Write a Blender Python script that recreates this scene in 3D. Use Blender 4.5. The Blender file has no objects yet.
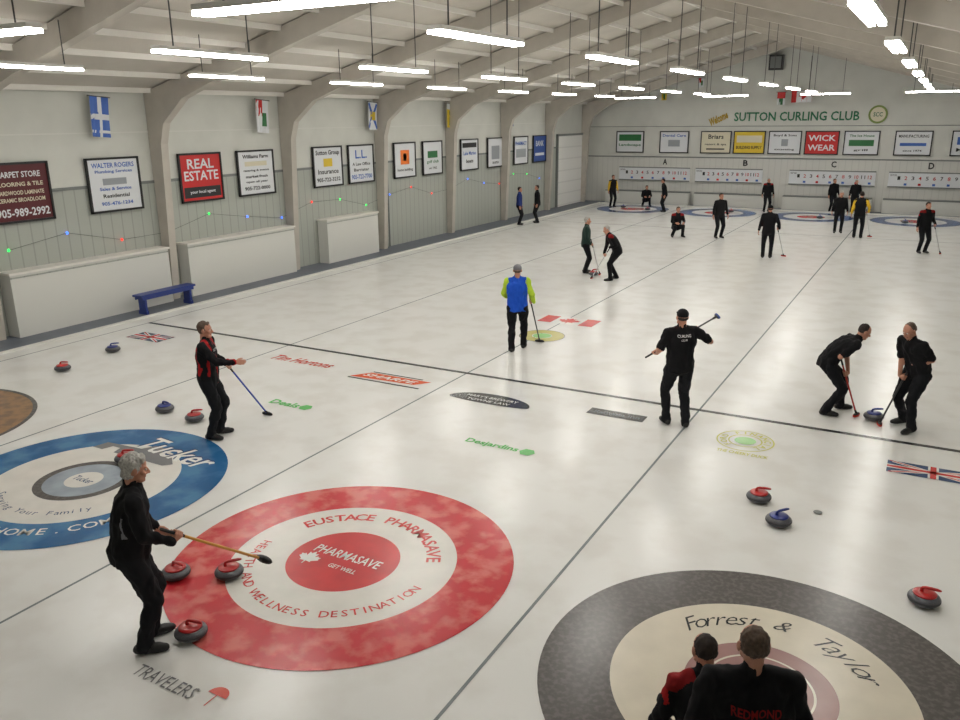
import bpy, bmesh, math, random
import numpy as np
from mathutils import Vector, Matrix, noise
from mathutils.bvhtree import BVHTree
random.seed(3)
SC=bpy.context.scene
SC.view_settings.view_transform='Standard'
SC.view_settings.exposure=0.0
COL=bpy.context.collection
V=Vector
CAMYAW=0.50983
# ------------------------------------------------------------ materials
def lin(c):
    return tuple(((v/255)/12.92 if v/255<=.04045 else ((v/255+.055)/1.055)**2.4) for v in c)+(1,)
MATS={}
def mat(name,c=(200,200,200),rough=.6,metal=0,var=0,scale=5,bump=0,bscale=40,spec=.5,emit=0,coat=0,c2=None):
    if name in MATS: return MATS[name]
    m=bpy.data.materials.new(name); m.use_nodes=True; nt=m.node_tree; b=nt.nodes['Principled BSDF']
    b.inputs['Base Color'].default_value=lin(c); b.inputs['Roughness'].default_value=rough
    b.inputs['Metallic'].default_value=metal; b.inputs['Specular IOR Level'].default_value=spec
    b.inputs['Coat Weight'].default_value=coat
    tc=nt.nodes.new('ShaderNodeTexCoord')
    if var:
        n=nt.nodes.new('ShaderNodeTexNoise'); n.inputs['Scale'].default_value=scale; n.inputs['Detail'].default_value=5
        nt.links.new(tc.outputs['Object'],n.inputs['Vector'])
        r=nt.nodes.new('ShaderNodeMapRange'); r.inputs[1].default_value=.3; r.inputs[2].default_value=.7
        nt.links.new(n.outputs['Fac'],r.inputs[0])
        if c2:
            r.inputs[1].default_value=.45; r.inputs[2].default_value=.62; r.inputs[4].default_value=var
            mx=nt.nodes.new('ShaderNodeMix'); mx.data_type='RGBA'; nt.links.new(r.outputs[0],mx.inputs[0])
            mx.inputs[6].default_value=lin(c); mx.inputs[7].default_value=lin(c2); nt.links.new(mx.outputs[2],b.inputs['Base Color'])
        else:
            r.inputs[3].default_value=1-var; r.inputs[4].default_value=1+var
            mx=nt.nodes.new('ShaderNodeVectorMath'); mx.operation='SCALE'; mx.inputs[0].default_value=lin(c)[:3]
            nt.links.new(r.outputs[0],mx.inputs['Scale']); nt.links.new(mx.outputs[0],b.inputs['Base Color'])
    if bump:
        n=nt.nodes.new('ShaderNodeTexNoise'); n.inputs['Scale'].default_value=bscale; n.inputs['Detail'].default_value=3
        nt.links.new(tc.outputs['Object'],n.inputs['Vector'])
        bp=nt.nodes.new('ShaderNodeBump'); bp.inputs['Strength'].default_value=bump; bp.inputs['Distance'].default_value=.01
        nt.links.new(n.outputs['Fac'],bp.inputs['Height']); nt.links.new(bp.outputs[0],b.inputs['Normal'])
    if emit:
        b.inputs['Emission Color'].default_value=lin(c); b.inputs['Emission Strength'].default_value=emit
    MATS[name]=m; return m
def ribmat(name,c,axis,period,depth=.5,dark=.8):
    m=mat(name,c,.6); nt=m.node_tree; b=nt.nodes['Principled BSDF']
    tc=nt.nodes.new('ShaderNodeTexCoord'); s=nt.nodes.new('ShaderNodeSeparateXYZ'); nt.links.new(tc.outputs['Object'],s.inputs[0])
    d=nt.nodes.new('ShaderNodeMath'); d.operation='DIVIDE'; d.inputs[1].default_value=period; nt.links.new(s.outputs[axis],d.inputs[0])
    f=nt.nodes.new('ShaderNodeMath'); f.operation='FRACT'; nt.links.new(d.outputs[0],f.inputs[0])
    g=nt.nodes.new('ShaderNodeMath'); g.operation='LESS_THAN'; g.inputs[1].default_value=.12; nt.links.new(f.outputs[0],g.inputs[0])
    mx=nt.nodes.new('ShaderNodeMix'); mx.data_type='RGBA'; nt.links.new(g.outputs[0],mx.inputs[0])
    mx.inputs[6].default_value=lin(c); mx.inputs[7].default_value=tuple(v*dark for v in lin(c)[:3])+(1,)
    nt.links.new(mx.outputs[2],b.inputs['Base Color'])
    return m
# ------------------------------------------------------------ mesh builder
class MB:
    def __init__(s): s.v=[]; s.f=[]; s.m=[]; s.mats=[]
    def mi(s,m):
        if m not in s.mats: s.mats.append(m)
        return s.mats.index(m)
    def add(s,vs,fs,m,M=None):
        o=len(s.v); s.v+=[(M@V(q) if M else V(q)) for q in vs]; s.f+=[tuple(i+o for i in f) for f in fs]
        k=s.mi(m); s.m+=[k]*len(fs)
    def box(s,lo,hi,m,M=None):
        x0,y0,z0=lo;x1,y1,z1=hi
        s.add([(x0,y0,z0),(x1,y0,z0),(x1,y1,z0),(x0,y1,z0),(x0,y0,z1),(x1,y0,z1),(x1,y1,z1),(x0,y1,z1)],
          [(0,3,2,1),(4,5,6,7),(0,1,5,4),(1,2,6,5),(2,3,7,6),(3,0,4,7)],m,M)
    def poly(s,pts,m,M=None): s.add(pts,[tuple(range(len(pts)))],m,M)
    def cap(s,a,b,ra,rb,m,n=12,M=None): s.add(*capsule(a,b,ra,rb,n),m,M)
    def mesh(s,name):
        me=bpy.data.meshes.new(name); me.from_pydata([tuple(q) for q in s.v],[],s.f)
        for m in s.mats: me.materials.append(m)
        if s.m: me.polygons.foreach_set('material_index',s.m)
        me.update(); return me
    def obj(s,name,loc=(0,0,0),rz=0,smooth=False):
        me=s.mesh(name); o=bpy.data.objects.new(name,me); COL.objects.link(o); o.location=loc; o.rotation_euler[2]=rz
        if smooth: me.polygons.foreach_set('use_smooth',[True]*len(me.polygons))
        return o
def frame(z,hint=None):
    z=V(z).normalized(); h=V(hint) if hint is not None else (V((1,0,0)) if abs(z.x)<.9 else V((0,1,0)))
    y=z.cross(h)
    if y.length<1e-4: y=z.cross(V((0,1,0.1)))
    y.normalize(); x=y.cross(z).normalized(); return x,y,z
def loft(rings,n=18):
    vs=[];fs=[]
    for c,rx,ry,X,Y in rings:
        for i in range(n):
            t=2*math.pi*i/n; vs.append(V(c)+X*(rx*math.cos(t))+Y*(ry*math.sin(t)))
    for k in range(len(rings)-1):
        for i in range(n):
            j=(i+1)%n; fs.append((k*n+i,k*n+j,(k+1)*n+j,(k+1)*n+i))
    a=len(vs); vs.append(V(rings[0][0])); b=len(vs); vs.append(V(rings[-1][0])); L=(len(rings)-1)*n
    for i in range(n):
        j=(i+1)%n; fs.append((a,j,i)); fs.append((b,L+i,L+j))
    return vs,fs
def capsule(a,b,ra,rb,n=12):
    a=V(a);b=V(b); d=b-a
    z=d.normalized() if d.length>1e-6 else V((0,0,1)); x,y,z=frame(z); R=[]
    for k in range(1,5):
        t=-math.pi/2+k*math.pi/8; R.append((a+z*(ra*math.sin(t)),ra*math.cos(t),ra*math.cos(t),x,y))
    for k in range(0,4):
        t=k*math.pi/8; R.append((b+z*(rb*math.sin(t)),rb*math.cos(t),rb*math.cos(t),x,y))
    vs,fs=loft(R,n); vs[-2]=a-z*ra; vs[-1]=b+z*rb; return vs,fs
def ellip(c,r,M=None,n=16):
    R=[];c=V(c)
    for k in range(1,10):
        t=-math.pi/2+k*math.pi/10; R.append((c+V((0,0,r[2]*math.sin(t))),r[0]*math.cos(t),r[1]*math.cos(t),V((1,0,0)),V((0,1,0))))
    vs,fs=loft(R,n); vs[-2]=c-V((0,0,r[2])); vs[-1]=c+V((0,0,r[2])); return vs,fs
TXT={}
def textgeo(body,bold=0):
    if (body,bold) in TXT: return TXT[(body,bold)]
    cu=bpy.data.curves.new('t','FONT'); cu.body=body; cu.resolution_u=2; cu.offset=bold
    o=bpy.data.objects.new('t',cu); COL.objects.link(o); dg=bpy.context.evaluated_depsgraph_get(); dg.update()
    me=bpy.data.meshes.new_from_object(o.evaluated_get(dg)); vs=[q.co.copy() for q in me.vertices]; fs=[tuple(p.vertices) for p in me.polygons]
    bpy.data.objects.remove(o); bpy.data.curves.remove(cu); bpy.data.meshes.remove(me)
    TXT[(body,bold)]=(vs,fs); return vs,fs
def text(mb,body,w,h,m,M,bold=0.01,shear=0):
    vs,fs=textgeo(body,bold)
    if not vs: return
    x0=min(q.x for q in vs);x1=max(q.x for q in vs);y0=min(q.y for q in vs);y1=max(q.y for q in vs)
    sx=w/(x1-x0); sy=h/(y1-y0) if h else sx
    mb.add([((q.x-(x0+x1)/2+shear*(q.y-(y0+y1)/2))*sx,(q.y-(y0+y1)/2)*sy,0) for q in vs],fs,m,M)
def arctext(mb,body,R,mid,span,size,m,C,z,flip=False,shear=0,bold=.008):
    n=len(body)
    for i,ch in enumerate(body):
        if ch==' ': continue
        a=mid+(span/2-span*(i+.5)/n)*(-1 if flip else 1)
        vs,fs=textgeo(ch,bold); xc=(min(q.x for q in vs)+max(q.x for q in vs))/2
        rot=a-90 if not flip else a+90
        M=Matrix.Translation((C[0]+R*math.cos(math.radians(a)),C[1]+R*math.sin(math.radians(a)),z))@Matrix.Rotation(math.radians(rot),4,'Z')
        mb.add([((q.x-xc+shear*q.y)*size,(q.y-.35)*size,0) for q in vs],fs,m,M)
# ------------------------------------------------------------ camera
def rotm(yaw,pitch,roll):
    cy,sy=math.cos(yaw),math.sin(yaw); cp,sp=math.cos(pitch),math.sin(pitch)
    f=V((-sy*cp,cy*cp,-sp)); r=V((cy,sy,0)); u=r.cross(f); cr,sr=math.cos(roll),math.sin(roll)
    return r*cr+u*sr,u*cr-r*sr,f
r_,u_,f_=rotm(CAMYAW,.28878,-.01004)
cam=bpy.data.objects.new('camera',bpy.data.cameras.new('camera')); COL.objects.link(cam)
cam.matrix_world=Matrix(((r_.x,u_.x,-f_.x,7.24124),(r_.y,u_.y,-f_.y,-6.04166),(r_.z,u_.z,-f_.z,4.53322),(0,0,0,1)))
cam.data.sensor_width=36; cam.data.lens=36*812.17/960; cam.data.clip_end=200; SC.camera=cam
# ------------------------------------------------------------ room
XL=-10.57; XR=10.57; YB=38.49; YN=-7.2; ZE=5.27; ZR=8.15; W=4.3154
def roofz(x): return ZR-(ZR-ZE)*abs(x)/XR
mIce=mat('ice',(228,228,225),.235,var=.6,scale=1.6,spec=.45,c2=(216,214,209))
mWalk=mat('walkway_paint',(100,106,116),.5,var=.08,scale=3)
mWhiteWall=mat('insulation_white',(206,207,200),.6,var=.04,scale=1.5)
mRib=ribmat('ribbed_siding',(168,172,164),1,.3)
mRibB=ribmat('ribbed_siding_back',(204,204,198),0,.3,dark=.9)
mCeil=mat('ceiling_insulation',(196,190,180),.7,var=.08,scale=.8)
mBeam=mat('frame_wrap',(186,180,170),.6,var=.06,scale=3)
mPanel=mat('white_panel',(214,214,208),.5)
mPurl=mat('purlin_white',(230,227,220),.5)
mTrim=mat('trim_grey',(120,124,122),.5)
b=MB(); b.box((XL,YN,-.12),(XR,YB,-.03),mWalk); b.obj('floor')
b=MB(); b.box((-9.1,-5.4,-.03),(9.1,37.0,0),mIce); b.obj('ice_sheet')
b=MB(); b.box((-9.2,-5.4,-.03),(-9.1,37.1,.04),mPanel); b.box((9.1,-5.4,-.03),(9.2,37.1,.04),mPanel); b.box((-9.1,37.0,-.03),(9.1,37.1,.04),mPanel); b.obj('trim_ice_curb')
for nm,x0,x1,xi in (('wall_left',XL-.15,XL,XL),('wall_right',XR,XR+.15,XR)):
    b=MB(); b.box((x0,YN,-.12),(x1,YB,3.05),mRib); b.box((x0,YN,3.05),(x1,YB,ZE+.1),mWhiteWall)
    b.obj(nm)
b=MB(); b.box((XL,YN,3.02),(XL+.035,34.1,3.09),mTrim); b.box((XR-.035,YN,3.02),(XR,YB,3.09),mTrim)
b.box((XL,YN,4.28),(XL+.03,34.1,4.31),mPanel); b.obj('trim_wall_rail')
for nm,y0,y1 in (('wall_back',YB,YB+.15),('wall_near',YN-.15,YN)):
    b=MB()
    pr=[(XL,-.12),(XR,-.12),(XR,ZE),(0,ZR),(XL,ZE)]
    vs=[(x,y0,z) for x,z in pr]+[(x,y1,z) for x,z in pr]
    b.add(vs,[(0,1,2,3,4),(9,8,7,6,5)]+[(i,5+i,5+(i+1)%5,(i+1)%5) for i in range(5)],mWhiteWall)
    if nm=='wall_back':
        b.box((XL,YB-.03,-.03),(XR,YB,2.45),mRibB); b.box((XL,YB-.06,2.42),(XR,YB,2.48),mTrim)
        b.box((XL,YB-.04,4.02),(XR,YB,4.05),mTrim)
    b.obj(nm)
b=MB()
for s in (-1,1):
    pts=[(0,ZR),(s*XR,ZE),(s*XR,ZE+.15),(0,ZR+.15)]
    vs=[(x,YN,z) for x,z in pts]+[(x,YB,z) for x,z in pts]
    b.add(vs,[(0,1,2,3),(7,6,5,4)]+[(i,4+i,4+(i+1)%4,(i+1)%4) for i in range(4)],mCeil)
b.obj('ceiling')
b=MB()
for s in (-1,1):
    for k in range(10):
        x=s*(.4+k*1.1); z=roofz(x); b.box((x-.03,YN,z-.12),(x+.03,YB,z-.0),mPurl)
b.obj('trim_ceiling_purlins')
b=MB()
prof=[(-10.55,-.03),(-10.32,-.03),(-10.12,4.0),(-9.95,4.5),(-9.2,5.08),(-8.2,5.42),(0,7.70),(0,8.12),(-10.55,5.24)]
for s in (1,-1):
    vs=[(s*x,-.11,z) for x,z in prof]+[(s*x,.11,z) for x,z in prof]; n=len(prof)
    b.add(vs,[tuple(range(n)),tuple(range(2*n-1,n-1,-1))]+[(i,n+i,n+(i+1)%n,(i+1)%n) for i in range(n)],mBeam)
fm=b.mesh('roof_frame')
for k in range(9):
    o=bpy.data.objects.new('roof_frame',fm); COL.objects.link(o); o.location=(0,-.95+4.83*k,0)
for y0,y1 in ((-1,3.65),(4.2,8.45),(9.1,13.3),(14.9,17.7)):
    b=MB(); b.box((XL+.02,y0,-.03),(XL+.42,y1,1.36),mPanel); b.box((XL+.0,y0-.03,1.36),(XL+.46,y1+.03,1.41),mPurl)
    b.box((XL+.42,y0,1.28),(XL+.435,y1,1.31),mRib); b.obj('low_white_partition')
mD=ribmat('door_panel',(238,238,234),2,.6,dark=.88)
b=MB(); b.box((XL+.002,34.2,-.03),(XL+.06,38.0,3.62),mD)
for y in (34.15,37.95): b.box((XL+.002,y,-.03),(XL+.12,y+.1,3.7),mTrim)
b.box((XL+.002,34.15,3.62),(XL+.12,38.05,3.72),mTrim); b.obj('door_1')
b=MB()
for y in (18.9,): b.cap((XL+.06,y,0),(XL+.06,y,4.8),.025,.025,mTrim,8)
b.obj('trim_wall_conduit')
# coloured light dots on the left wall, built as glowing beads; wire is added
b=MB(); mAddedWire=mat('added_wire_dark',(50,60,55),.6); cl=[mat('light_dot_green',(40,230,90),.3,emit=2.5),mat('light_dot_red',(240,50,40),.3,emit=2.5),mat('light_dot_blue',(70,120,250),.3,emit=2.5)]
prev=None
for i in range(20):
    y=4.5+1.45*i; q=V((XL+.05,y,1.85+.22*math.sin(i*1.9)))
    b.add(*ellip(q,(.028,.028,.035),n=8),cl[(i*2+i//3)%3])
    if prev: b.cap(prev,q,.004,.004,mAddedWire,4)
    prev=q
b.obj('coloured_light_dots')
# ------------------------------------------------------------ lamps
mTube=mat('tube_glow',(255,252,246),emit=39); mHouse=mat('lamp_housing',(235,235,230),.4); mRod=mat('rod',(70,70,70),.5)
def lampmesh(h,L=1.0):
    b=MB(); b.box((-.09,-L,.03),(.09,L,.08),mHouse)
    b.box((-.085,-L,-.01),(-.02,L,.028),mTube); b.box((.02,-L,-.01),(.085,L,.028),mTube)
    for y in (-.7,.7): b.cap((0,y,.08),(0,y,h),.01,.01,mRod,6)
    return b.mesh('fluorescent_lamp')
LM={(1,0):lampmesh(.80),(3,0):lampmesh(1.8),(1,1):lampmesh(.60),(3,1):lampmesh(1.6)}
def lamp(x,y,cross):
    o=bpy.data.objects.new('fluorescent_lamp',LM[(1 if abs(x)>4 else 3,int(cross))]); COL.objects.link(o); o.location=(x,y,5.42); o.rotation_euler[2]=math.pi/2 if cross else 0
for k in range(4):
    x=(-1.5+k)*W+(.15 if k<3 else -.02)
    for j in range(7): lamp(x,2.85+4.5*j,False)
    lamp(x+.1,-.55,True); lamp(x,34.0,True)
# ------------------------------------------------------------ ice paint
def icem(n,c,var=.05,scale=4,c2=None): return mat(n,c,.245,var=var,scale=scale,c2=c2,spec=.45)
mLine=icem('line_grey',(125,132,134)); mBlk=icem('line_black',(48,50,52)); mLt=icem('print_grey',(120,120,122))
def strip(b,x0,y0,x1,y1,m,z=.003): b.poly([(x0,y0,z),(x1,y0,z),(x1,y1,z),(x0,y1,z)],m)
b=MB()
for k in range(5): strip(b,(-2+k)*W-.016,-5.3,(-2+k)*W+.016,36.9,mLine)
strip(b,-8.65,6.36,8.65,6.46,mBlk); strip(b,-8.65,28.33,8.65,28.38,mLine)
strip(b,-8.65,34.73,8.65,34.76,mLine,.008); strip(b,-8.65,36.56,8.65,36.59,mLine)
b.obj('ice_lines')
def annulus(b,C,r0,r1,m,z):
    n=96
    if r0<=0: b.poly([(C[0]+r1*math.cos(2*math.pi*i/n),C[1]+r1*math.sin(2*math.pi*i/n),z) for i in range(n)],m); return
    vs=[(C[0]+r*math.cos(2*math.pi*i/n),C[1]+r*math.sin(2*math.pi*i/n),z) for r in (r0,r1) for i in range(n)]
    b.add(vs,[(i,n+i,n+(i+1)%n,(i+1)%n) for i in range(n)],m)
mRed=icem('house_red',(188,44,52),.5,4,(226,140,128)); mRed2=icem('house_red_centre',(196,56,60),.1,4)
mCream=icem('house_white',(224,221,214)); mBlue=icem('house_blue',(34,92,142),.5,2,(90,146,184)); mCr2=icem('house_cream',(216,208,190))
mSil=icem('house_silver',(156,166,176),.2,3); mDk=icem('house_charcoal',(84,80,78),.4,20,(120,116,112)); mTan=icem('house_rose',(156,120,116),.1); mBrn=icem('house_brown',(150,116,84),.7,5,(112,92,76))
mNavy=icem('paint_navy',(45,70,110)); mWt=icem('paint_white',(232,232,228)); mPk=icem('paint_red',(200,62,60)); mPk2=icem('paint_pink',(212,88,76)); mGn=icem('paint_green',(110,192,112)); mOr=icem('paint_orange',(212,90,52)); mGold=icem('paint_gold',(190,182,105)); mPale=icem('paint_pale_gold',(205,203,110)); mPG=icem('paint_pale_green',(150,205,130))
mFB=icem('far_blue',(40,85,150))
def house(C,outer,mid,inner,extra=None,mm=None):
    b=MB(); annulus(b,C,1.22,1.829,outer,.005); annulus(b,C,.61,1.22,mid,.005); annulus(b,C,0,.61,inner,.005)
    if mm: annulus(b,C,.50,.61,mm,.007)
    if extra: extra(b)
    b.obj('curling_house')
LEAF=[(0,1),(.2,.6),(.45,.75),(.4,.2),(.65,.45),(.72,.3),(1,.3),(.9,.05),(1,-.1),(.5,-.45),(.55,-.62),(.06,-.55),(.05,-1)]
LEAF=LEAF+[(-x,y) for x,y in LEAF[:0:-1]]
def exR(b):
    C=(.5*W,0)
    arctext(b,'EUSTACE PHARMASAVE',.97,90,132,.215,mPk,C,.008,bold=.02)
    arctext(b,'HEALTH AND WELLNESS DESTINATION',1.0,270,172,.15,mPk,C,.008,True,bold=.01)
    text(b,'PHARMASAVE',.85,.15,mWt,Matrix.Translation((C[0],C[1]+.08,.008)))
    text(b,'GET WELL',.35,.07,mWt,Matrix.Translation((C[0]+.1,C[1]-.15,.008)))
    b.poly([(C[0]-.36+px*.13,C[1]-.13+py*.13,.008) for px,py in LEAF],mWt)
def exB(b):
    C=(-.5*W,0)
    text(b,'Tucker',1.5,.42,mNavy,Matrix.Translation((C[0]+.35,C[1]+1.25,.008))@Matrix.Rotation(-.1,4,'Z'),.03,.3)
    text(b,'Tucker',1.5,.42,mWt,Matrix.Translation((C[0]+.38,C[1]+1.22,.010))@Matrix.Rotation(-.1,4,'Z'),.012,.3)
    arctext(b,'FUNERALHOME.COM',1.42,285,105,.22,mWt,C,.008,True)
    arctext(b,'Serving Your Family',.95,280,100,.15,mNavy,C,.008,True,bold=0)
    b.poly([(C[0]+x,C[1]+y,.009) for x,y in ((-.9,.8),(-.7,.8),(-.65,.95),(-.5,.95),(-.45,.8),(.55,.8),(.65,.9),(.45,1.06),(.2,1.08),(.1,1.25),(-.1,1.25),(-.2,1.08),(-.85,1.02))],mLt)
    annulus(b,C,0,.24,mCream,.009); text(b,'Tucker',.35,.12,mNavy,Matrix.Translation((C[0],C[1],.011)))
def exG(b):
    C=(1.5*W,0)
    arctext(b,'Forrest',.97,124,42,.28,mBlk,C,.008,shear=.5,bold=-.008); arctext(b,'&',.98,90,8,.24,mBlk,C,.008,shear=.5,bold=-.008); arctext(b,'Taylor',.97,52,40,.28,mBlk,C,.008,shear=.5,bold=-.008)
    annulus(b,C,.42,.44,mCr2,.007)
def exA(b): annulus(b,(-1.5*W,0),1.76,1.829,mDk,.007)
house((-1.5*W,0),mBrn,mBrn,mCream,exA); house((-.5*W,0),mBlue,mCream,mSil,exB,mDk); house((.5*W,0),mRed,mCream,mRed2,exR); house((1.5*W,0),mDk,mCr2,mTan,exG)
for k in range(4): house(((-1.5+k)*W,34.75),mFB,mCream,mRed2)
def deco(name,fn):
    b=MB(); fn(b); b.obj(name)
T=lambda x,y,z=.006:Matrix.Translation((x,y,z))
deco('ice_logo',lambda b:text(b,'Tim Hortons',1.5,.3,mPk2,T(-3.25,5.6),.02,.35))
def f(b):
    b.poly([(-1.85,5.28,.005),(-.5,5.36,.005),(-.28,5.62,.005),(-1.6,5.62,.005)],mOr); text(b,'SHARPE',1.1,.15,mWt,T(-1.08,5.47,.008),.02,.3); strip(b,-1.85,5.2,-.3,5.25,mBlk); strip(b,-1.6,5.66,-.5,5.70,mBlk)
deco('ice_logo',f)
def f(b): text(b,'Desjardins',.85,.2,mGn,T(2.05,3.56),.03); b.poly([(2.62+.12*math.cos(math.pi*i/3),3.56+.12*math.sin(math.pi*i/3),.006) for i in range(6)],mGn)
deco('ice_logo',f)
def f(b): text(b,'Deals',.6,.2,mGn,T(-1.85,3.55),.03); b.poly([(-1.42+.12*math.cos(math.pi*i/3),3.55+.12*math.sin(math.pi*i/3),.006) for i in range(6)],mGn)
deco('ice_logo',f)
def f(b):
    n=40; b.poly([(1.1+.75*math.cos(2*math.pi*i/n),5.2+.36*math.sin(2*math.pi*i/n) if math.sin(2*math.pi*i/n)>0 else 5.2+.12*math.sin(2*math.pi*i/n),.005) for i in range(n)],mBlk)
    text(b,"MARY'S BREWERY",.95,.1,mWt,T(1.1,5.36,.008),0); text(b,'TOWNE LAW',.8,.09,mWt,T(1.1,5.2,.008),0)
deco('ice_logo',f)
def f(b): strip(b,2.75,5.45,3.68,5.73,mBlk,.005); text(b,'Ramada Inn',.75,.12,mLine,T(3.22,5.59,.008),0)
deco('ice_logo',f)
def uk(b,x,y,w,h):
    strip(b,x-w/2,y-h/2,x+w/2,y+h/2,mNavy,.005)
    for s in (1,-1):
        L=math.hypot(w,h); a=math.atan2(h,w)*s
        for wd,m,z in ((h*.16,mWt,.006),(h*.06,mPk,.0065)):
            M=Matrix.Translation((x,y,z))@Matrix.Rotation(a,4,'Z'); b.poly([(-L/2+wd,-wd/2,0),(L/2-wd,-wd/2,0),(L/2-wd,wd/2,0),(-L/2+wd,wd/2,0)],m,M)
    for wd,m,z in ((h*.3,mWt,.007),(h*.17,mPk,.008)):
        strip(b,x-w/2,y-wd/2,x+w/2,y+wd/2,m,z); strip(b,x-wd/2,y-h/2,x+wd/2,y+h/2,m,z)
deco('flag_marking_on_ice',lambda b:uk(b,7.65,5.42,1.1,.42)); deco('flag_marking_on_ice',lambda b:uk(b,-7.5,5.5,1.0,.5))
def canada(b,x,y,w,h,M0=None,mw=None,mr=None,z=.005):
    M0=M0 or Matrix()
    def q(x0,y0,x1,y1,m,z): b.poly([(x0,y0,z),(x1,y0,z),(x1,y1,z),(x0,y1,z)],m,M0)
    q(x-w/2,y-h/2,x+w/2,y+h/2,mw or mWt,z); q(x-w/2,y-h/2,x-w/4,y+h/2,mr or mPk,z+.002); q(x+w/4,y-h/2,x+w/2,y+h/2,mr or mPk,z+.002)
    b.poly([(x+px*h*.4,y+py*h*.4,z+.002) for px,py in LEAF],mr or mPk,M0)
deco('flag_marking_on_ice',lambda b:canada(b,.1,11.0,1.35,.65))
def f(b): annulus(b,(.1,9.5),.22,.48,mGold,.005); annulus(b,(.1,9.5),0,.2,mPG,.005); annulus(b,(.1,9.5),.48,.5,mLt,.005)
deco('ice_crest',f)
def f(b):
    C=(5.24,5.42); annulus(b,C,.0,.15,mPG,.005); annulus(b,C,.22,.24,mPale,.005); annulus(b,C,.385,.405,mPale,.005); arctext(b,'FORD FINANCIAL',.31,90,300,.13,mPale,C,.008,bold=.03)
    text(b,'THE CHEEKY DUCK',.7,.1,mPale,T(5.3,4.92),.03)
deco('ice_crest',f)
def f(b):
    text(b,'TRAVELERS',.7,.14,mLt,T(2.06,-2.28),0); n=16
    b.poly([(2.58+.1*math.cos(math.pi*i/n),-2.2+.1*math.sin(math.pi*i/n),.006) for i in range(n+1)],mPk2); strip(b,2.575,-2.34,2.585,-2.2,mPk2,.006)
deco('ice_logo',f)
b=MB(); b.add(*ellip((6.47,3.53,.012),(.05,.05,.012)),mTrim); b.obj('puck_marker')
# ------------------------------------------------------------ stones
mGran=mat('granite',(78,78,84),.35,var=.35,scale=120,coat=.3); mBand=mat('granite_band',(50,50,54),.6,var=.2,scale=150)
def stone(x,y,col,rz):
    mc=mat('handle_'+col,{'red':(180,26,28),'blue':(28,46,125)}[col],.3,coat=.4)
    b=MB(); pr=[(.06,0),(.068,.004),(.115,.016),(.138,.036),(.145,.05),(.145,.072),(.138,.086),(.115,.104),(.085,.114),(.078,.118)]
    x_,y_=V((1,0,0)),V((0,1,0)); b.add(*loft([(V((0,0,z)),r,r,x_,y_) for r,z in pr],40),mGran)
    b.add(*loft([(V((0,0,z)),r,r,x_,y_) for r,z in [(.1455,.05),(.147,.055),(.147,.067),(.1455,.072)]],40),mBand)
    b.add(*loft([(V((0,0,z)),r,r,x_,y_) for r,z in [(.106,.108),(.107,.117),(.100,.124),(.05,.131),(.03,.132)]],32),mc)
    P=[(0,-.03,.128),(0,-.034,.15),(0,-.024,.168),(0,.0,.176),(0,.05,.178),(0,.1,.178),(0,.125,.176)]; R=[.02,.015,.014,.0145,.016,.015,.011]
    for i in range(len(P)-1): b.cap(P[i],P[i+1],R[i],R[i+1],mc,12)
    b.obj('curling_stone',(x,y,.006),rz,True)
for i,(x,y,c) in enumerate([(-6.92,3.0,'red'),(-7.21,4.33,'blue'),(-3.33,2.33,'blue'),(-2.57,2.26,'red'),(-2.16,.66,'red'),(.84,-1.09,'red'),(1.32,-.82,'red'),(1.78,-1.74,'red'),(5.79,3.52,'red'),(6.11,3.0,'blue'),(7.62,2.0,'red'),(6.80,7.21,'blue'),(-1.5,16.6,'red')]):
    stone(x,y,c,-1.2+.5*math.sin(i*2.3))
for x,y,c in [(-5.6,34.5,'red'),(-7.1,35.1,'blue'),(-1.6,35.2,'red'),(2.6,34.2,'blue'),(7.1,34.9,'red'),(6.1,33.9,'blue')]: stone(x,y,c,.4)
# ------------------------------------------------------------ signs
mFr=mat('sign_frame_black',(25,25,27),.4)
def sc(n,c): return mat('sign_'+n,c,.5)
WH=sc('white',(218,221,224)); BK=sc('black',(30,30,32)); RD=sc('red',(195,34,34)); MR=sc('maroon',(84,18,26)); YL=sc('yellow',(215,185,48)); BL=sc('blue',(58,100,182)); GN=sc('green',(40,110,60)); GR=sc('grey',(150,155,160)); CRM=sc('cream',(216,209,184))
def sign(side,p,w,bg,lines,z0=2.42,z1=3.72):
    h=z1-z0
    if side=='L': M=Matrix(((0,0,1,XL+.04),(1,0,0,p),(0,1,0,(z0+z1)/2),(0,0,0,1)))
    else: M=Matrix(((1,0,0,p),(0,0,-1,YB-.04),(0,1,0,(z0+z1)/2),(0,0,0,1)))
    b=MB(); b.box((-w/2,-h/2,0),(w/2,h/2,.03),mFr,M)
    for q in ((-w/2,-h/2,w/2,-h/2+.05),(-w/2,h/2-.05,w/2,h/2),(-w/2,-h/2,-w/2+.05,h/2),(w/2-.05,-h/2,w/2,h/2)): b.box((q[0],q[1],.03),(q[2],q[3],.06),mFr,M)
    b.poly([(-w/2+.05,-h/2+.05,.035),(w/2-.05,-h/2+.05,.035),(w/2-.05,h/2-.05,.035),(-w/2+.05,h/2-.05,.035)],bg,M)
    for s,cy,tw,th,m in lines:
        if s=='#': b.poly([(-tw*w/2,(cy-th/2)*h,.038),(tw*w/2,(cy-th/2)*h,.038),(tw*w/2,(cy+th/2)*h,.038),(-tw*w/2,(cy+th/2)*h,.038)],m,M)
        else: text(b,s,tw*w,th*h,m,M@Matrix.Translation((0,cy*h,.042)),.02)
    b.obj('sponsor_sign')
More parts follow.
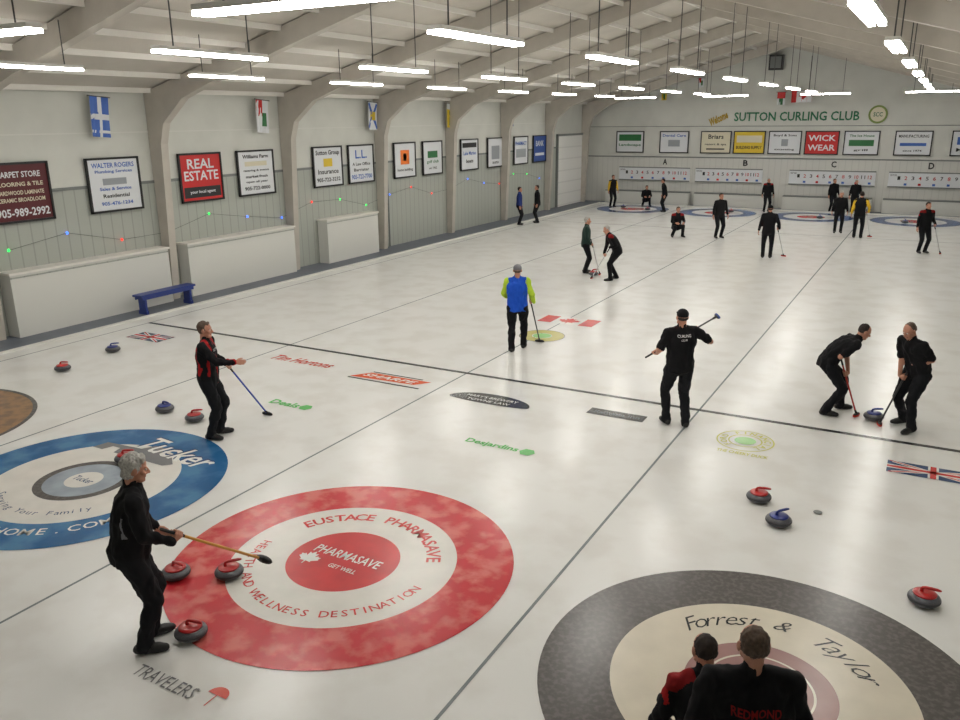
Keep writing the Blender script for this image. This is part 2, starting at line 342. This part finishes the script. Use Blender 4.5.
L=[(4.98,1.45,MR,[('CARPET STORE',.3,.7,.1,WH),('FLOORING & TILE',.14,.75,.07,CRM),('HARDWOOD LAMINATE',0,.75,.07,CRM),('CERAMIC BROADLOOM',-.12,.75,.07,CRM),('905-989-2992',-.33,.85,.14,WH)]),
(7.4,1.5,WH,[('WALTER ROGERS',.36,.8,.09,BL),('Plumbing Services',.24,.7,.07,BL),('#',.06,.45,.12,GR),('Sales & Service',-.07,.6,.06,BL),('Residential',-.2,.5,.07,BK),('905-476-1234',-.34,.6,.07,BL)]),
(10.15,1.5,RD,[('REAL',.28,.62,.2,WH),('ESTATE',.04,.8,.2,WH),('#',-.3,.86,.22,BK),('your local agent',-.3,.6,.08,WH)]),
(12.25,1.5,WH,[('Williams Farm',.36,.7,.08,BK),('#',.2,.6,.1,CRM),('catering & events',.05,.7,.06,BK),('market fresh',-.08,.6,.06,BK),('open all year',-.2,.6,.06,BK),('905-722-0000',-.34,.7,.08,BK)]),
(15.55,1.5,WH,[('Sutton Group',.33,.8,.15,BK),('#',.1,.3,.2,YL),('Insurance',-.12,.7,.12,BK),('905-722-3232',-.32,.8,.1,BK)]),
(17.35,1.45,WH,[('L.L.',.25,.45,.22,BL),('A Law Office',0,.7,.08,BK),('Barrister',-.15,.6,.08,BK),('905-722-7700',-.33,.8,.12,BL)]),
(20.05,1.45,WH,[('#',.08,.4,.4,sc('orange',(235,120,40))),('#',.08,.15,.2,WH),('home building',-.28,.7,.1,BK)]),
(22.0,1.45,WH,[('#',.1,.5,.2,GN),('golf club',-.12,.6,.12,GN),('est 1962',-.3,.4,.07,BK)]),
(24.95,1.5,WH,[('#',.3,.8,.15,BK),('Lake Marine',.05,.7,.12,BL),('boats',-.2,.4,.12,BK)]),
(27.3,1.5,WH,[('#',0,.5,.45,GR),('auto',-.33,.4,.09,BK)]),
(29.9,1.5,WH,[('PHARMACY',.25,.8,.14,BL),('#',-.1,.7,.3,GR)]),
(32.0,1.5,sc('navy',(50,80,150)),[('BANK',.2,.6,.2,WH),('#',-.2,.7,.1,WH)])]
for p,w,bg,ln in L: sign('L',p,w,bg,ln)
B=[(-8.02,WH,[('#',.2,.8,.3,GN),('Landscape',-.15,.8,.15,GN)]),(-5.56,WH,[('Dental Care',.3,.8,.12,BL),('#',-.05,.4,.3,GR)]),(-3.35,CRM,[('Briars',.25,.5,.2,BK),('resort & spa',-.1,.7,.12,BK),('#',-.3,.6,.06,BK)]),
(-1.65,YL,[('#',.15,.8,.3,CRM),('BUILDING SUPPLY',-.22,.8,.14,BK)]),(.09,WH,[('Boyd & Sons',.3,.7,.12,BK),('#',0,.2,.3,GR),('excavating',-.3,.6,.1,BK)]),
(1.83,RD,[('WICK',.2,.8,.25,WH),('WEAR',-.2,.8,.25,WH)]),(3.62,WH,[('The Ice House',.3,.7,.1,GN),('#',0,.7,.25,GN),('grill',-.3,.4,.1,BK)]),(5.85,WH,[('MANUFACTURING',.28,.8,.12,BK),('#',-.05,.7,.12,BL),('since 1974',-.3,.5,.08,BK)]),(8.2,WH,[('#',.1,.7,.3,BL),('Marina',-.25,.7,.14,BK)])]
for p,bg,ln in B: sign('B',p,1.58,bg,ln,2.66,3.8)
MBk=lambda x,z,d=0:Matrix(((1,0,0,x),(0,0,-1,YB-.05-d),(0,1,0,z),(0,0,0,1)))
gT=mat('letter_green',(35,110,75),.5)
b=MB(); text(b,'SUTTON CURLING CLUB',5.9,.44,gT,MBk(.45,4.5),.02); b.obj('club_name_lettering')
b=MB(); text(b,'Welcome',1.0,.4,mat('letter_gold',(180,150,40),.5),MBk(-3.3,4.42)@Matrix.Rotation(.45,4,'Z'),.04,.3); b.obj('welcome_lettering')
b2=MB(); annulus(b2,(0,0),0,.42,mat('crest_olive',(120,140,70),.5),0); annulus(b2,(0,0),0,.33,CRM,.004)
b2.v=[MBk(4.2,4.55)@q for q in b2.v]; text(b2,'SCC',.4,.2,gT,MBk(4.2,4.55,.01),.02); b2.obj('club_emblem')
for i,x in enumerate((-6.0,-1.75,2.5,6.75)):
    b=MB(); text(b,'ABCD'[i],.24,.3,BK,MBk(x,2.2),.03); b.obj('sheet_letter')
for x0,x1 in ((-8.56,-4.6),(-4.3,-.85),(.46,4.44),(5.0,9.0)):
    b=MB(); M=MBk(0,0); b.box((x0,1.2,0),(x1,1.9,.06),WH,M)
    for s in (1.2,1.88): b.box((x0,s-.02,.06),(x1,s+.03,.08),mTrim,M)
    n=12
    for i in range(n):
        x=x0+.45+(x1-x0-.7)*i/(n-1)
        text(b,str(i+1),.12 if i<9 else .18,.17,RD if i%2 else BK,MBk(x,1.62,.07),.01)
        if i%2: b.box((x-.06,1.28,.06),(x+.06,1.38,.075),RD if i%3==0 else BL,M)
    text(b,'VISITORS',.3,.08,BK,MBk(x0+.2,1.75,.07))
    b.obj('scoreboard')
for x0,x1 in ((-9.2,-4.5),(-4.2,-.2),(.3,4.4),(4.9,9.1)):
    b=MB(); b.box((x0,YB-.5,-.03),(x1,YB-.1,.6),mPanel); b.box((x0,YB-.52,.6),(x1,YB-.08,.65),mTrim); b.obj('low_back_partition')
b=MB(); b.box((-.95,YB-.4,6.7),(-.3,YB,7.4),BK); b.box((-.88,YB-.42,6.78),(-.37,YB-.4,7.32),mTrim); b.obj('wall_speaker')
def hflag(x,y,z,w,h,fn,rz=0,tilt=0,name='hanging_flag'):
    M=Matrix.Translation((x,y,z))@Matrix.Rotation(rz,4,'Z')@Matrix.Rotation(tilt,4,'Y')@Matrix(((1,0,0,0),(0,0,-1,0),(0,1,0,0),(0,0,0,1)))
    b=MB(); fn(b,w,h,M); b.cap(M@V((-w/2-.05,h/2,0)),M@V((w/2+.05,h/2,0)),.012,.012,mRod,8)
    b.box((-w/2,-h/2,-.004),(w/2,h/2,-.001),WH,M)
    me=b.mesh(name); bm=bmesh.new(); bm.from_mesh(me); bmesh.ops.subdivide_edges(bm,edges=bm.edges[:],cuts=3,use_grid_fill=True)
    Mi=M.inverted()
    for v in bm.verts:
        q=Mi@v.co; q.z+=.035*math.sin(q.x*14+q.y*2)*(h/2-q.y)/h; v.co=M@q
    bm.to_mesh(me); bm.free(); o=bpy.data.objects.new(name,me); COL.objects.link(o)
def quad(b,x0,y0,x1,y1,m,z,M): b.poly([(x0,y0,z),(x1,y0,z),(x1,y1,z),(x0,y1,z)],m,M)
def fC(b,w,h,M): canada(b,0,0,w,h,M,WH,RD,.001)
def fBW(b,w,h,M):
    quad(b,-w/2,-h/2,w/2,h/2,BL,.001,M); quad(b,-w*.1,-h/2,w*.1,h/2,WH,.003,M); quad(b,-w/2,-h*.07,w/2,h*.07,WH,.003,M); quad(b,-w/2,-h*.4,w/2,-h*.33,WH,.003,M)
def fNS(b,w,h,M):
    for s in (1,-1):
        a=math.atan2(h,w)*s; L_=math.hypot(w,h)*.9; R=M@Matrix.Rotation(a,4,'Z'); quad(b,-L_/2,-.05,L_/2,.05,BL,.003,R)
    quad(b,-.12,-.14,.12,.14,YL,.006,M)
def fRG(b,w,h,M): quad(b,-w/2,0,w/2,h/2,RD,.002,M); quad(b,-w/4,-h/2,w/4,0,GN,.003,M)
def fYL(b,w,h,M): quad(b,-w/2,-h/2,w/2,h/2,YL,.002,M); quad(b,-w/2,h*.25,w/2,h/2,WH,.004,M); quad(b,-.05,-h*.4,.05,h*.2,GN,.004,M)
def fNB(b,w,h,M): quad(b,-w/2,-h/2,w/2,h/2,sc('navy',(50,80,150)),.002,M); quad(b,-w/4,-h/4,w/4,h/4,WH,.003,M)
def fON(b,w,h,M): quad(b,-w/2,-h/2,w/2,h/2,WH,.001,M); quad(b,-w/2,0,0,h/2,RD,.002,M); quad(b,0,-h*.3,w*.3,.1,GN,.003,M)
for y,fn in ((7.1,fBW),(12.5,fON),(17.9,fNS),(23.1,fYL),(28.5,fNB)): hflag(XL+.25,y,4.66,.5,.92,fn,math.pi/2,.08)
hflag(.75,YB-.5,5.42,.95,.55,fC); hflag(-.2,YB-.5,5.35,.38,.6,fRG); hflag(-4.2,YB-.5,6.2,.3,.45,fON); hflag(-6.1,YB-.5,5.6,.3,.45,fYL)
# bench
b=MB(); mBb=mat('bench_blue',(38,58,130),.4)
b.box((-.16,-.85,.42),(.16,.85,.47),mBb); b.box((-.14,-.8,.34),(-.11,.8,.42),mBb); b.box((.11,-.8,.34),(.14,.8,.42),mBb)
for y in (-.7,.7):
    b.box((-.15,y-.03,-.03),(.15,y+.03,.06),mBb); b.box((-.12,y-.03,.04),(.12,y+.03,.42),mBb)
b.obj('blue_bench',(-9.6,7.75,0))
# ------------------------------------------------------------ people
def cloth(n,c,r=.8): return mat('cloth_'+n,c,r,bump=.3,bscale=25,spec=.2)
CB=cloth('black',(18,18,21)); CB2=cloth('charcoal',(22,23,27)); CR=cloth('red',(160,28,30)); CBl=cloth('royal_blue',(28,80,190)); CHV=cloth('hi_vis',(180,210,60)); CDG=cloth('dark_green',(36,54,48)); CY=cloth('yellow',(215,175,50)); CW=cloth('white',(215,215,215)); CN=cloth('navy',(36,52,110)); CGy=cloth('grey',(120,120,125)); CDR=cloth('dark_red',(130,24,26))
SH=mat('shoe_black',(18,18,18),.5); SK=mat('skin',(186,132,108),.55); LIP=mat('lips',(150,82,74),.5); EW=mat('eye_white',(205,200,192),.3); EI=mat('iris',(50,35,28),.3)
HG=mat('hair_grey',(172,170,164),.8,var=.3,scale=55); HD=mat('hair_dark',(40,30,25),.8,var=.3,scale=55); HB=mat('hair_brown',(84,68,56),.8,var=.3,scale=55)
def remesh(mb,vox,it,fold=0,clothset=(),fr=13):
    me=mb.mesh('tmp'); bv=BVHTree.FromPolygons(mb.v,mb.f)
    o=bpy.data.objects.new('tmp',me); COL.objects.link(o)
    m=o.modifiers.new('r','REMESH'); m.mode='VOXEL'; m.voxel_size=vox
    m=o.modifiers.new('s','SMOOTH'); m.factor=.5; m.iterations=it
    dg=bpy.context.evaluated_depsgraph_get(); dg.update()
    r=bpy.data.meshes.new_from_object(o.evaluated_get(dg))
    bpy.data.objects.remove(o); bpy.data.meshes.remove(me)
    vs=[q.co.copy() for q in r.vertices]; fs=[tuple(p.vertices) for p in r.polygons]; nr=[q.normal.copy() for q in r.vertices]
    ms=[]
    for f in fs:
        c=sum((vs[i] for i in f),V())/len(f); h=bv.find_nearest(c); ms.append(mb.m[h[2]] if h[2] is not None else 0)
    if fold:
        ok=[False]*len(vs)
        for f,k in zip(fs,ms):
            if mb.mats[k] in clothset:
                for i in f: ok[i]=True
        for i in range(len(vs)):
            if ok[i]:
                q=vs[i]; vs[i]=q+nr[i]*((noise.noise(V((q.x*fr,q.y*fr,q.z*fr*.55)))+.5*noise.noise(V((q.x*fr*2,q.y*fr*2,q.z*fr*1.2))))*fold)
    bpy.data.meshes.remove(r)
    return vs,fs,[mb.mats[k] for k in ms]
def ik(a,c,l1,l2,pole):
    a=V(a);c=V(c); d=c-a; D=d.length
    if D>l1+l2-.004: s=D/(l1+l2-.004); l1*=s; l2*=s
    d.normalize(); x=(l1*l1-l2*l2+D*D)/(2*D); h=math.sqrt(max(0,l1*l1-x*x))
    p=V(pole)-d*V(pole).dot(d); p.normalize(); return a+d*x+p*h
def hand(mb,w,u,d,s,grip):
    u=u.normalized(); d=(d-u*d.dot(u)).normalized()
    offs=(.032,.011,-.010,-.030); rad=(.0088,.009,.0086,.0075)
    if grip is not None:
        p=grip; Rr=.0235
        for i,(o,r) in enumerate(zip(offs,rad)):
            pts=[p+d*o+u*(Rr*1.1*math.cos(a))+s*(Rr*1.1*math.sin(a)) for a in (math.radians(k) for k in (-75,-15,55,125,165))]
            mb.cap(w,pts[0],.017,.012,SK,10)
            for a,b_ in zip(pts,pts[1:]): mb.cap(a,b_,r+.0006,r-.0004,SK,8)
        t=[w+u*.02+d*.022,p-u*.022+d*.045-s*.012,p-u*.02+d*.053+s*.014,p+u*.002+d*.055+s*.024]
        for a,b_,r in zip(t,t[1:],(.0125,.0105,.0095)): mb.cap(a,b_,r,r-.0012,SK,8)
    else:
        for i,(o,r,l) in enumerate(zip(offs,rad,(.92,1,.94,.76))):
            k=w+u*(.088-.006*abs(i-1))+d*o; mb.cap(w+d*o*.5+u*.01,k,.0165,.0115,SK,10)
            q=k
            for seg,a in zip((.042,.027,.02),(22,48,68)):
                a=math.radians(a); n=q+(u*math.cos(a)+s*math.sin(a))*seg*l; mb.cap(q,n,r,r-.0006,SK,8); q=n
        t=[w+u*.02+d*.018,w+u*.048+d*.045+s*.012,w+u*.078+d*.055+s*.02,w+u*.1+d*.056+s*.028]
        for a,b_,r in zip(t,t[1:],(.014,.011,.0095)): mb.cap(a,b_,r,r-.0012,SK,8)
def person(loc,theta,H=1.75,lean=3,pel=(0,0,.95),feet=((-.12,0,8),(.12,0,-8)),hands=None,broom=None,grips=(None,None),hp=0,hy=0,
           top=CB,sleeve=None,pants=CB2,hair=HD,style='short',short=False,belly=.012,wide=1.08,far=False,paint=None,decal=None,shaft=(200,200,200),pad=(190,40,30),twist=0,shoe=SH,capc=None,name='curler'):
    s=H/1.80; sleeve=sleeve or top; mb=MB(); X=V((1,0,0)); pelv=V(pel)
    def up(a): a=math.radians(a); return V((0,math.sin(a),math.cos(a)))
    def fw(a): a=math.radians(a); return V((0,math.cos(a),-math.sin(a)))
    p0=pelv; p1=p0+up(lean*.55)*.17; p2=p1+up(lean)*.19; p3=p2+up(lean*1.15)*.15; nb=p3+up(lean*1.1)*.05
    tw=Matrix.Rotation(math.radians(twist),3,up(lean)); Xs=tw@X
    w=wide
    R=[(p0-up(lean*.3)*.12,.176*w,.133+belly*.4,X,fw(lean*.3)),(p0,.184*w,.140+belly*.7,X,fw(lean*.4)),(p0+(p1-p0)*.6+fw(lean)*belly*.5,.176*w,.132+belly*.9,X,fw(lean*.6)),(p1+fw(lean)*belly*.5,.174*w,.128+belly*.8,X,fw(lean*.7)),(p1+(p2-p1)*.6,.192*w,.136+belly*.3,(X+Xs)/2,fw(lean)),(p2,.204*w,.136,Xs,fw(lean)),(p2+(p3-p2)*.55,.198*w,.122,Xs,fw(lean)),(p3,.140*w,.090,Xs,fw(lean*1.1)),(nb,.072,.070,Xs,fw(lean*1.1))]
    mb.add(*loft(R,24),top)
    mb.cap(p0-up(0)*.06+V((-.06,0,0)),p0-up(0)*.06+V((.06,0,0)),.122,.122,pants,14)
    hd=nb+up(lean*.6+hp*.3)*.14+V((0,.012,0))
    mb.cap(nb-up(lean)*.02,hd-V((0,.012,.05)),.059,.055,SK,14)
    mb.cap(nb-up(lean)*.01-fw(lean)*.008,nb+up(lean)*.025-fw(lean)*.01,.072,.067,top,14)
    sh={}; hb=[]
    for k,sd in enumerate((-1,1)):
        S=p3-up(lean)*.025+Xs*(sd*.178*w); sh[sd]=S
        mb.cap(nb-up(lean)*.035,S,.062,.066,top,14)
        hs=hands[k] if hands else None
        gr=grips[k]
        if gr is not None and broom:
            A,Bm=V(broom[0]),V(broom[1]); P=A+(Bm-A)*gr; d=(Bm-A).normalized()
            el=S+V((sd*.1,-.05,-.25)); v=(P-el); u=(v-d*v.dot(d)).normalized(); pn=u.cross(d)*(-sd)
            wr=P-u*.062-pn*.03
        else:
            if hs is None: hs=(sd*.28*w,.07,.90)
            wr=V(hs); P=None
        E=ik(S,wr,.285,.265,V((sd*.55,-.8,-.5)) if wr.z>S.z-.45 else V((sd*.25,-1,-.1)))
        if short:
            mid=S+(E-S)*.80; mb.cap(S,mid,.072,.066,sleeve,14); mb.cap(mid,E,.048,.044,SK,12); mb.cap(E,wr,.044,.029,SK,12)
        else:
            mb.cap(S,E,.072,.060,sleeve,14); cf=E+(wr-E)*.92; mb.cap(E,cf,.060,.044,sleeve,14); mb.cap(cf,wr,.029,.026,SK,12)
        h=MB()
        if P is not None: hand(h,wr,u,d,pn,P)
        else:
            u=(wr-E).normalized(); d=V((0,1,0)) if abs(u.y)<.75 else V((-sd*.3,0,1)); d=(d-u*d.dot(u)).normalized(); pn=u.cross(d)*(-sd)
            hand(h,wr,u,d,pn,None)
        h.cap(wr-(wr-E).normalized()*.03,wr,.027,.025,SK,12)
        hb.append(h)
        fx,fy,fyaw=feet[k]
        Hp=pelv+V((sd*.092*w,0,-.05)); An=V((fx,fy,.095)); fd=V((-math.sin(math.radians(fyaw)),math.cos(math.radians(fyaw)),0))
        K=ik(Hp,An,.43,.42,V((sd*.12,1,.15))+fd*.4)
        mb.cap(Hp,K,.104*min(w,1.1),.078,pants,16); mb.cap(K,An,.077,.062,pants,14)
        mb.cap(K+(An-K)*.75,An-V((0,0,.025)),.066,.068,pants,14)
        hl=An-fd*.045; ball=An+fd*.115; toe=An+fd*.175
        mb.cap(V((hl.x,hl.y,.045)),V((ball.x,ball.y,.04)),.045,.049,shoe,14); mb.cap(V((ball.x,ball.y,.038)),V((toe.x,toe.y,.034)),.048,.036,shoe,14); mb.cap(V((An.x,An.y,.05)),An,.045,.045,shoe,12)
    CS={top,sleeve,pants}
    vox=.022 if far else .0125
    vs,fs,ms=remesh(mb,vox,3 if far else 4,0 if far else .020,CS)
    for q in vs:
        if q.z<.004: q.z=.004
    if paint:
        for i,f in enumerate(fs):
            c=sum((vs[j] for j in f),V())/len(f); r=paint(c,ms[i],dict(nb=nb,p1=p1,p2=p2,p3=p3,sh=sh))
            if r: ms[i]=r
    fin=MB()
    def merge(vs,fs,ms,M=None):
        o=len(fin.v); fin.v+=[(M@q if M else q) for q in vs]; fin.f+=[tuple(i+o for i in f) for f in fs]; fin.m+=[fin.mi(m) for m in ms]
    merge(vs,fs,ms)
    for h in hb: merge(*remesh(h,.007 if far else .0042,1))
    g=MB(); g.add(*ellip((0,-.012,.022),(.078,.096,.094)),SK); g.add(*ellip((0,.018,-.045),(.062,.070,.073)),SK)
    g.cap((0,.062,-.098),(0,.058,-.10),.024,.024,SK); g.cap((-.03,.045,-.085),(.03,.045,-.085),.03,.03,SK)
    g.cap((0,.082,.008),(0,.104,-.030),.009,.014,SK); g.cap((-.014,.092,-.034),(.014,.092,-.034),.009,.009,SK)
    g.cap((-.038,.070,.024),(.038,.070,.024),.012,.012,SK); g.cap((-.048,.055,-.02),(-.03,.062,-.03),.02,.018,SK); g.cap((.048,.055,-.02),(.03,.062,-.03),.02,.018,SK)
    g.cap((-.020,.080,-.062),(.020,.080,-.062),.0075,.0075,LIP)
    for sd in (-1,1):
        g.add(*ellip((sd*.082,-.008,-.008),(.012,.021,.033)),SK)
    g.cap((0,-.02,-.03),(0,-.03,-.13),.059,.055,SK,14)
    if style=='cap':
        g.add(*ellip((0,-.014,.048),(.086,.104,.080)),capc or top); g.add(*ellip((0,.085,.050),(.064,.068,.011)),capc or top)
        g.add(*ellip((0,-.036,-.006),(.076,.072,.045)),hair)
    elif style=='full':
        g.add(*ellip((0,-.030,.036),(.090,.096,.098)),hair); g.add(*ellip((0,-.052,-.036),(.082,.062,.062)),hair); g.cap((-.04,.035,.092),(.045,.045,.088),.026,.024,hair)
        for sd in (-1,1): g.cap((sd*.072,.012,.02),(sd*.074,.006,-.012),.014,.010,hair)
    elif style=='crop':
        g.add(*ellip((0,-.026,.030),(.080,.090,.092)),hair); g.add(*ellip((0,-.042,-.004),(.079,.060,.044)),hair)
    else:
        g.add(*ellip((0,-.030,.036),(.083,.092,.095)),hair); g.add(*ellip((0,-.042,-.010),(.079,.062,.050)),hair); g.cap((-.030,.036,.096),(.035,.042,.092),.02,.02,hair)
        for sd in (-1,1): g.cap((sd*.070,.010,.02),(sd*.072,.008,0),.010,.008,hair)
    gv,gf,gm=remesh(g,.010 if far else .0058,1,0 if (far or style=='cap') else (.012 if style=='full' else .007),{hair},34)
    Mh=Matrix.Translation(hd)@Matrix.Rotation(math.radians(-hy),4,'Z')@Matrix.Rotation(math.radians(-(lean*.5+hp)),4,'X')
    merge(gv,gf,gm,Mh)
    for sd in (-1,1):
        v_,f_2=ellip((sd*.030,.0775,.002),(.013,.010,.008),n=10); fin.add([Mh@q for q in v_],f_2,EW)
        v_,f_2=ellip((sd*.030,.085,.002),(.006,.004,.006),n=8); fin.add([Mh@q for q in v_],f_2,EI)
    if decal:
        bv=BVHTree.FromPolygons(vs,fs)
        for body,wd,hh,cz,side,m in decal:
            tv,tf=textgeo(body,.02); x0=min(q.x for q in tv);x1=max(q.x for q in tv);y0=min(q.y for q in tv);y1=max(q.y for q in tv); O=[];ok=True
            for q in tv:
                lx=((q.x-x0)/(x1-x0)-.5)*wd; lz=((q.y-y0)/(y1-y0)-.5)*hh
                org=V(((lx if side<0 else -lx),p2.y+side*1.0,cz+lz)); h=bv.ray_cast(org,V((0,-side,0)))
                if h[0] is None: ok=False;break
                O.append(h[0]+V((0,side*.008,0)))
            if ok: fin.add(O,tf,m)
    fin.v=[q*s for q in fin.v]
    rz=CAMYAW-math.radians(theta)
    fin.obj(name,(loc[0],loc[1],loc[2] if len(loc)>2 else 0.004),rz,True)
    if broom:
        A,Bm=V(broom[0])*s,V(broom[1])*s; d=(Bm-A).normalized(); q=MB(); ms_=mat('shaft_%d_%d_%d'%shaft,shaft,.35); mp=mat('pad_%d_%d_%d'%pad,pad,.7)
        q.cap(A+d*.03,Bm,.0135,.0135,ms_,10); q.cap(Bm-d*.25,Bm,.0148,.0148,SH,10)
        side=d.cross(V((0,0,1))); side=side.normalized() if side.length>.1 else V((1,0,0))
        N=V((0,0,1)) if A.z<.12 else d
        f2=N.cross(side).normalized(); C=V((A.x,A.y,.034)) if A.z<.12 else A
        Mp=Matrix(((side.x,f2.x,N.x,C.x),(side.y,f2.y,N.y,C.y),(side.z,f2.z,N.z,C.z),(0,0,0,1)))
        q.add(*loft([(V((0,0,zz)),a,b_,X,V((0,1,0))) for zz,a,b_ in ((-.024,.095,.03),(-.018,.105,.036),(.004,.105,.036))],16),mp,Mp)
        q.add(*loft([(V((0,0,zz)),a,b_,X,V((0,1,0))) for zz,a,b_ in ((.002,.098,.032),(.014,.09,.028),(.024,.05,.022))],16),SH,Mp)
        q.cap(C+N*.015,A+d*.07,.02,.015,SH,10)
        q.obj('curling_broom',(loc[0],loc[1],0),rz,True)
def p_redtrim(c,m,k):
    if m!=CB: return
    if abs(c.x)>.10 and c.z>k['p3'].z-.10 and abs(c.x)<.17: return CR
    if abs(abs(c.x)-.185)<.013 and k['p1'].z-.12<c.z<k['p3'].z-.1: return CR
    if abs(c.x)<.012 and c.y>0: return CR
def p_shoulder(c,m,k):
    if m==CB and c.z>k['p3'].z-.05 and abs(c.x)>.10 and c.y>k['p3'].y-.07: return CDR
    if m==CB and abs(abs(c.x)-.30)<.015 and c.z>k['p2'].z: return CR
def p_white(c,m,k):
    if m==CB and abs(c.x-.19)<.01 and k['p1'].z<c.z<k['p2'].z: return CGy
# grey haired man, foreground left
person((1.49,-2.03),66,1.88,lean=11,feet=((-.10,.07,10),(.12,.0,-12)),hands=((-.30,.22,.94),None),broom=((-.26,1.10,.43),(.25,.26,1.18)),grips=(None,.86),hair=HG,style='full',belly=.04,wide=1.18,hp=6,shaft=(205,150,60),pad=(40,35,30),paint=p_white)
person((-1.79,1.93),88,1.80,lean=2,feet=((-.12,.05,15),(.12,-.02,-15)),hands=(None,(.16,.46,1.20)),broom=((-.88,.60,.03),(-.2,.2,1.12)),grips=(.90,None),hair=HB,style='short',wide=1.18,shaft=(40,70,170),pad=(30,30,30),paint=p_redtrim,decal=[('SUTTON',.16,.04,1.36,1,CW)])
person((.12,8.25),8,1.78,lean=3,feet=((-.10,-.16,5),(.12,.16,-8)),hands=((-.22,.28,1.05),None),broom=((.42,.66,.03),(.24,.14,1.10)),grips=(None,.88),top=CBl,sleeve=CHV,hair=HB,style='cap',capc=CGy,shaft=(60,60,60),pad=(30,30,30),pants=CB,wide=1.12)
person((4.16,5.62),-6,1.84,lean=0,feet=((-.14,.03,8),(.10,-.12,-8)),broom=((.60,.20,1.60),(-.42,.30,.98)),grips=(.86,.30),short=True,hair=HD,style='cap',capc=CB,wide=1.14,shaft=(70,70,70),pad=(40,70,140),decal=[('CURLING',.2,.04,1.40,-1,CW),('CLUB',.1,.03,1.34,-1,CW)])
person((6.19,7.28),100,1.78,lean=52,pel=(0,-.14,.86),feet=((-.18,.16,5),(.16,-.14,-15)),broom=((.14,.34,.03),(-.10,.02,1.02)),grips=(.62,.92),short=True,wide=1.16,hair=HD,style='crop',hp=0,shaft=(190,50,40),pad=(215,60,40))
person((7.27,7.08),-110,1.77,lean=27,pel=(0,-.06,.92),feet=((-.18,.12,5),(.17,-.10,-15)),broom=((.24,.30,.03),(.02,.02,1.12)),grips=(.92,.70),short=True,wide=1.12,hair=HB,style='crop',hp=12,shaft=(60,60,60),pad=(190,60,40))
person((-1.88,16.87),95,1.72,far=True,top=CDG,hair=HG,wide=1.15,broom=((.3,.45,.03),(.22,.15,1.1)),grips=(None,.85),pants=CB)
person((-.70,16.2),-95,1.75,lean=34,pel=(0,-.06,.9),far=True,wide=1.15,feet=((-.15,.15,0),(.15,-.1,-10)),broom=((.3,.62,.03),(.05,.1,1.05)),grips=(.92,.68),hair=HG,paint=p_shoulder,pants=CB)
person((-1.56,25.66),175,1.72,lean=14,pel=(0,-.16,.42),far=True,feet=((-.2,.08,15),(.2,.0,-15)),hands=((-.16,.28,.60),(.16,.28,.60)),hair=HB,paint=p_shoulder)
person((-.06,26.06),165,1.74,far=True,hair=HD,wide=1.15)
person((2.48,22.04),20,1.76,far=True,style='cap',capc=CB,wide=1.12,broom=((.55,.5,.03),(.25,.12,1.1)),grips=(None,.88))
person((3.86,29.5),200,1.68,far=True,lean=12,hair=HG)
person((4.69,28.29),30,1.78,far=True,sleeve=CY,broom=((.4,.5,.03),(.2,.1,1.1)),grips=(None,.88),lean=8)
person((6.96,25.35),175,1.74,far=True,wide=1.15,paint=p_shoulder,broom=((-.5,.3,.03),(-.22,.12,1.1)),grips=(.88,None),hair=HD)
person((-8.87,26.44),100,1.68,far=True,top=CN,hair=HD); person((-8.45,27.45),-95,1.70,far=True,hair=HD)
person((-7.77,35.24),160,1.68,far=True,sleeve=CY,hair=HD); person((-4.61,34.04),-90,1.66,far=True,lean=12,hair=HD)
person((-.10,36.05),180,1.66,far=True,hair=HG,top=CB,paint=p_shoulder); person((2.72,37.45,-.03),170,1.64,far=True,hair=HB); person((3.70,37.5,-.03),190,1.62,far=True,hair=HG)
person((-6.3,36.4),180,1.65,lean=18,pel=(0,-.16,.38),far=True,feet=((-.2,.08,15),(.2,.0,-15)),hands=((-.16,.28,.55),(.16,.28,.55)),hair=HD)
# foreground pair seen from above/behind
person((6.36,-1.36),-8,1.74,lean=16,pel=(0,0,.45),feet=((-.2,.08,15),(.2,-.03,-15)),hands=((-.2,.36,.60),(.2,.36,.60)),hair=HD,style='crop',paint=p_shoulder,wide=1.24)
person((6.69,-1.93),4,1.82,lean=7,hair=HB,style='crop',wide=1.28,belly=.03,decal=[('REDMOND',.27,.055,1.33,-1,CDR)])
w_=bpy.data.worlds.new('world'); SC.world=w_; w_.use_nodes=True; w_.node_tree.nodes['Background'].inputs[0].default_value=(.6,.65,.7,1); w_.node_tree.nodes['Background'].inputs[1].default_value=.3
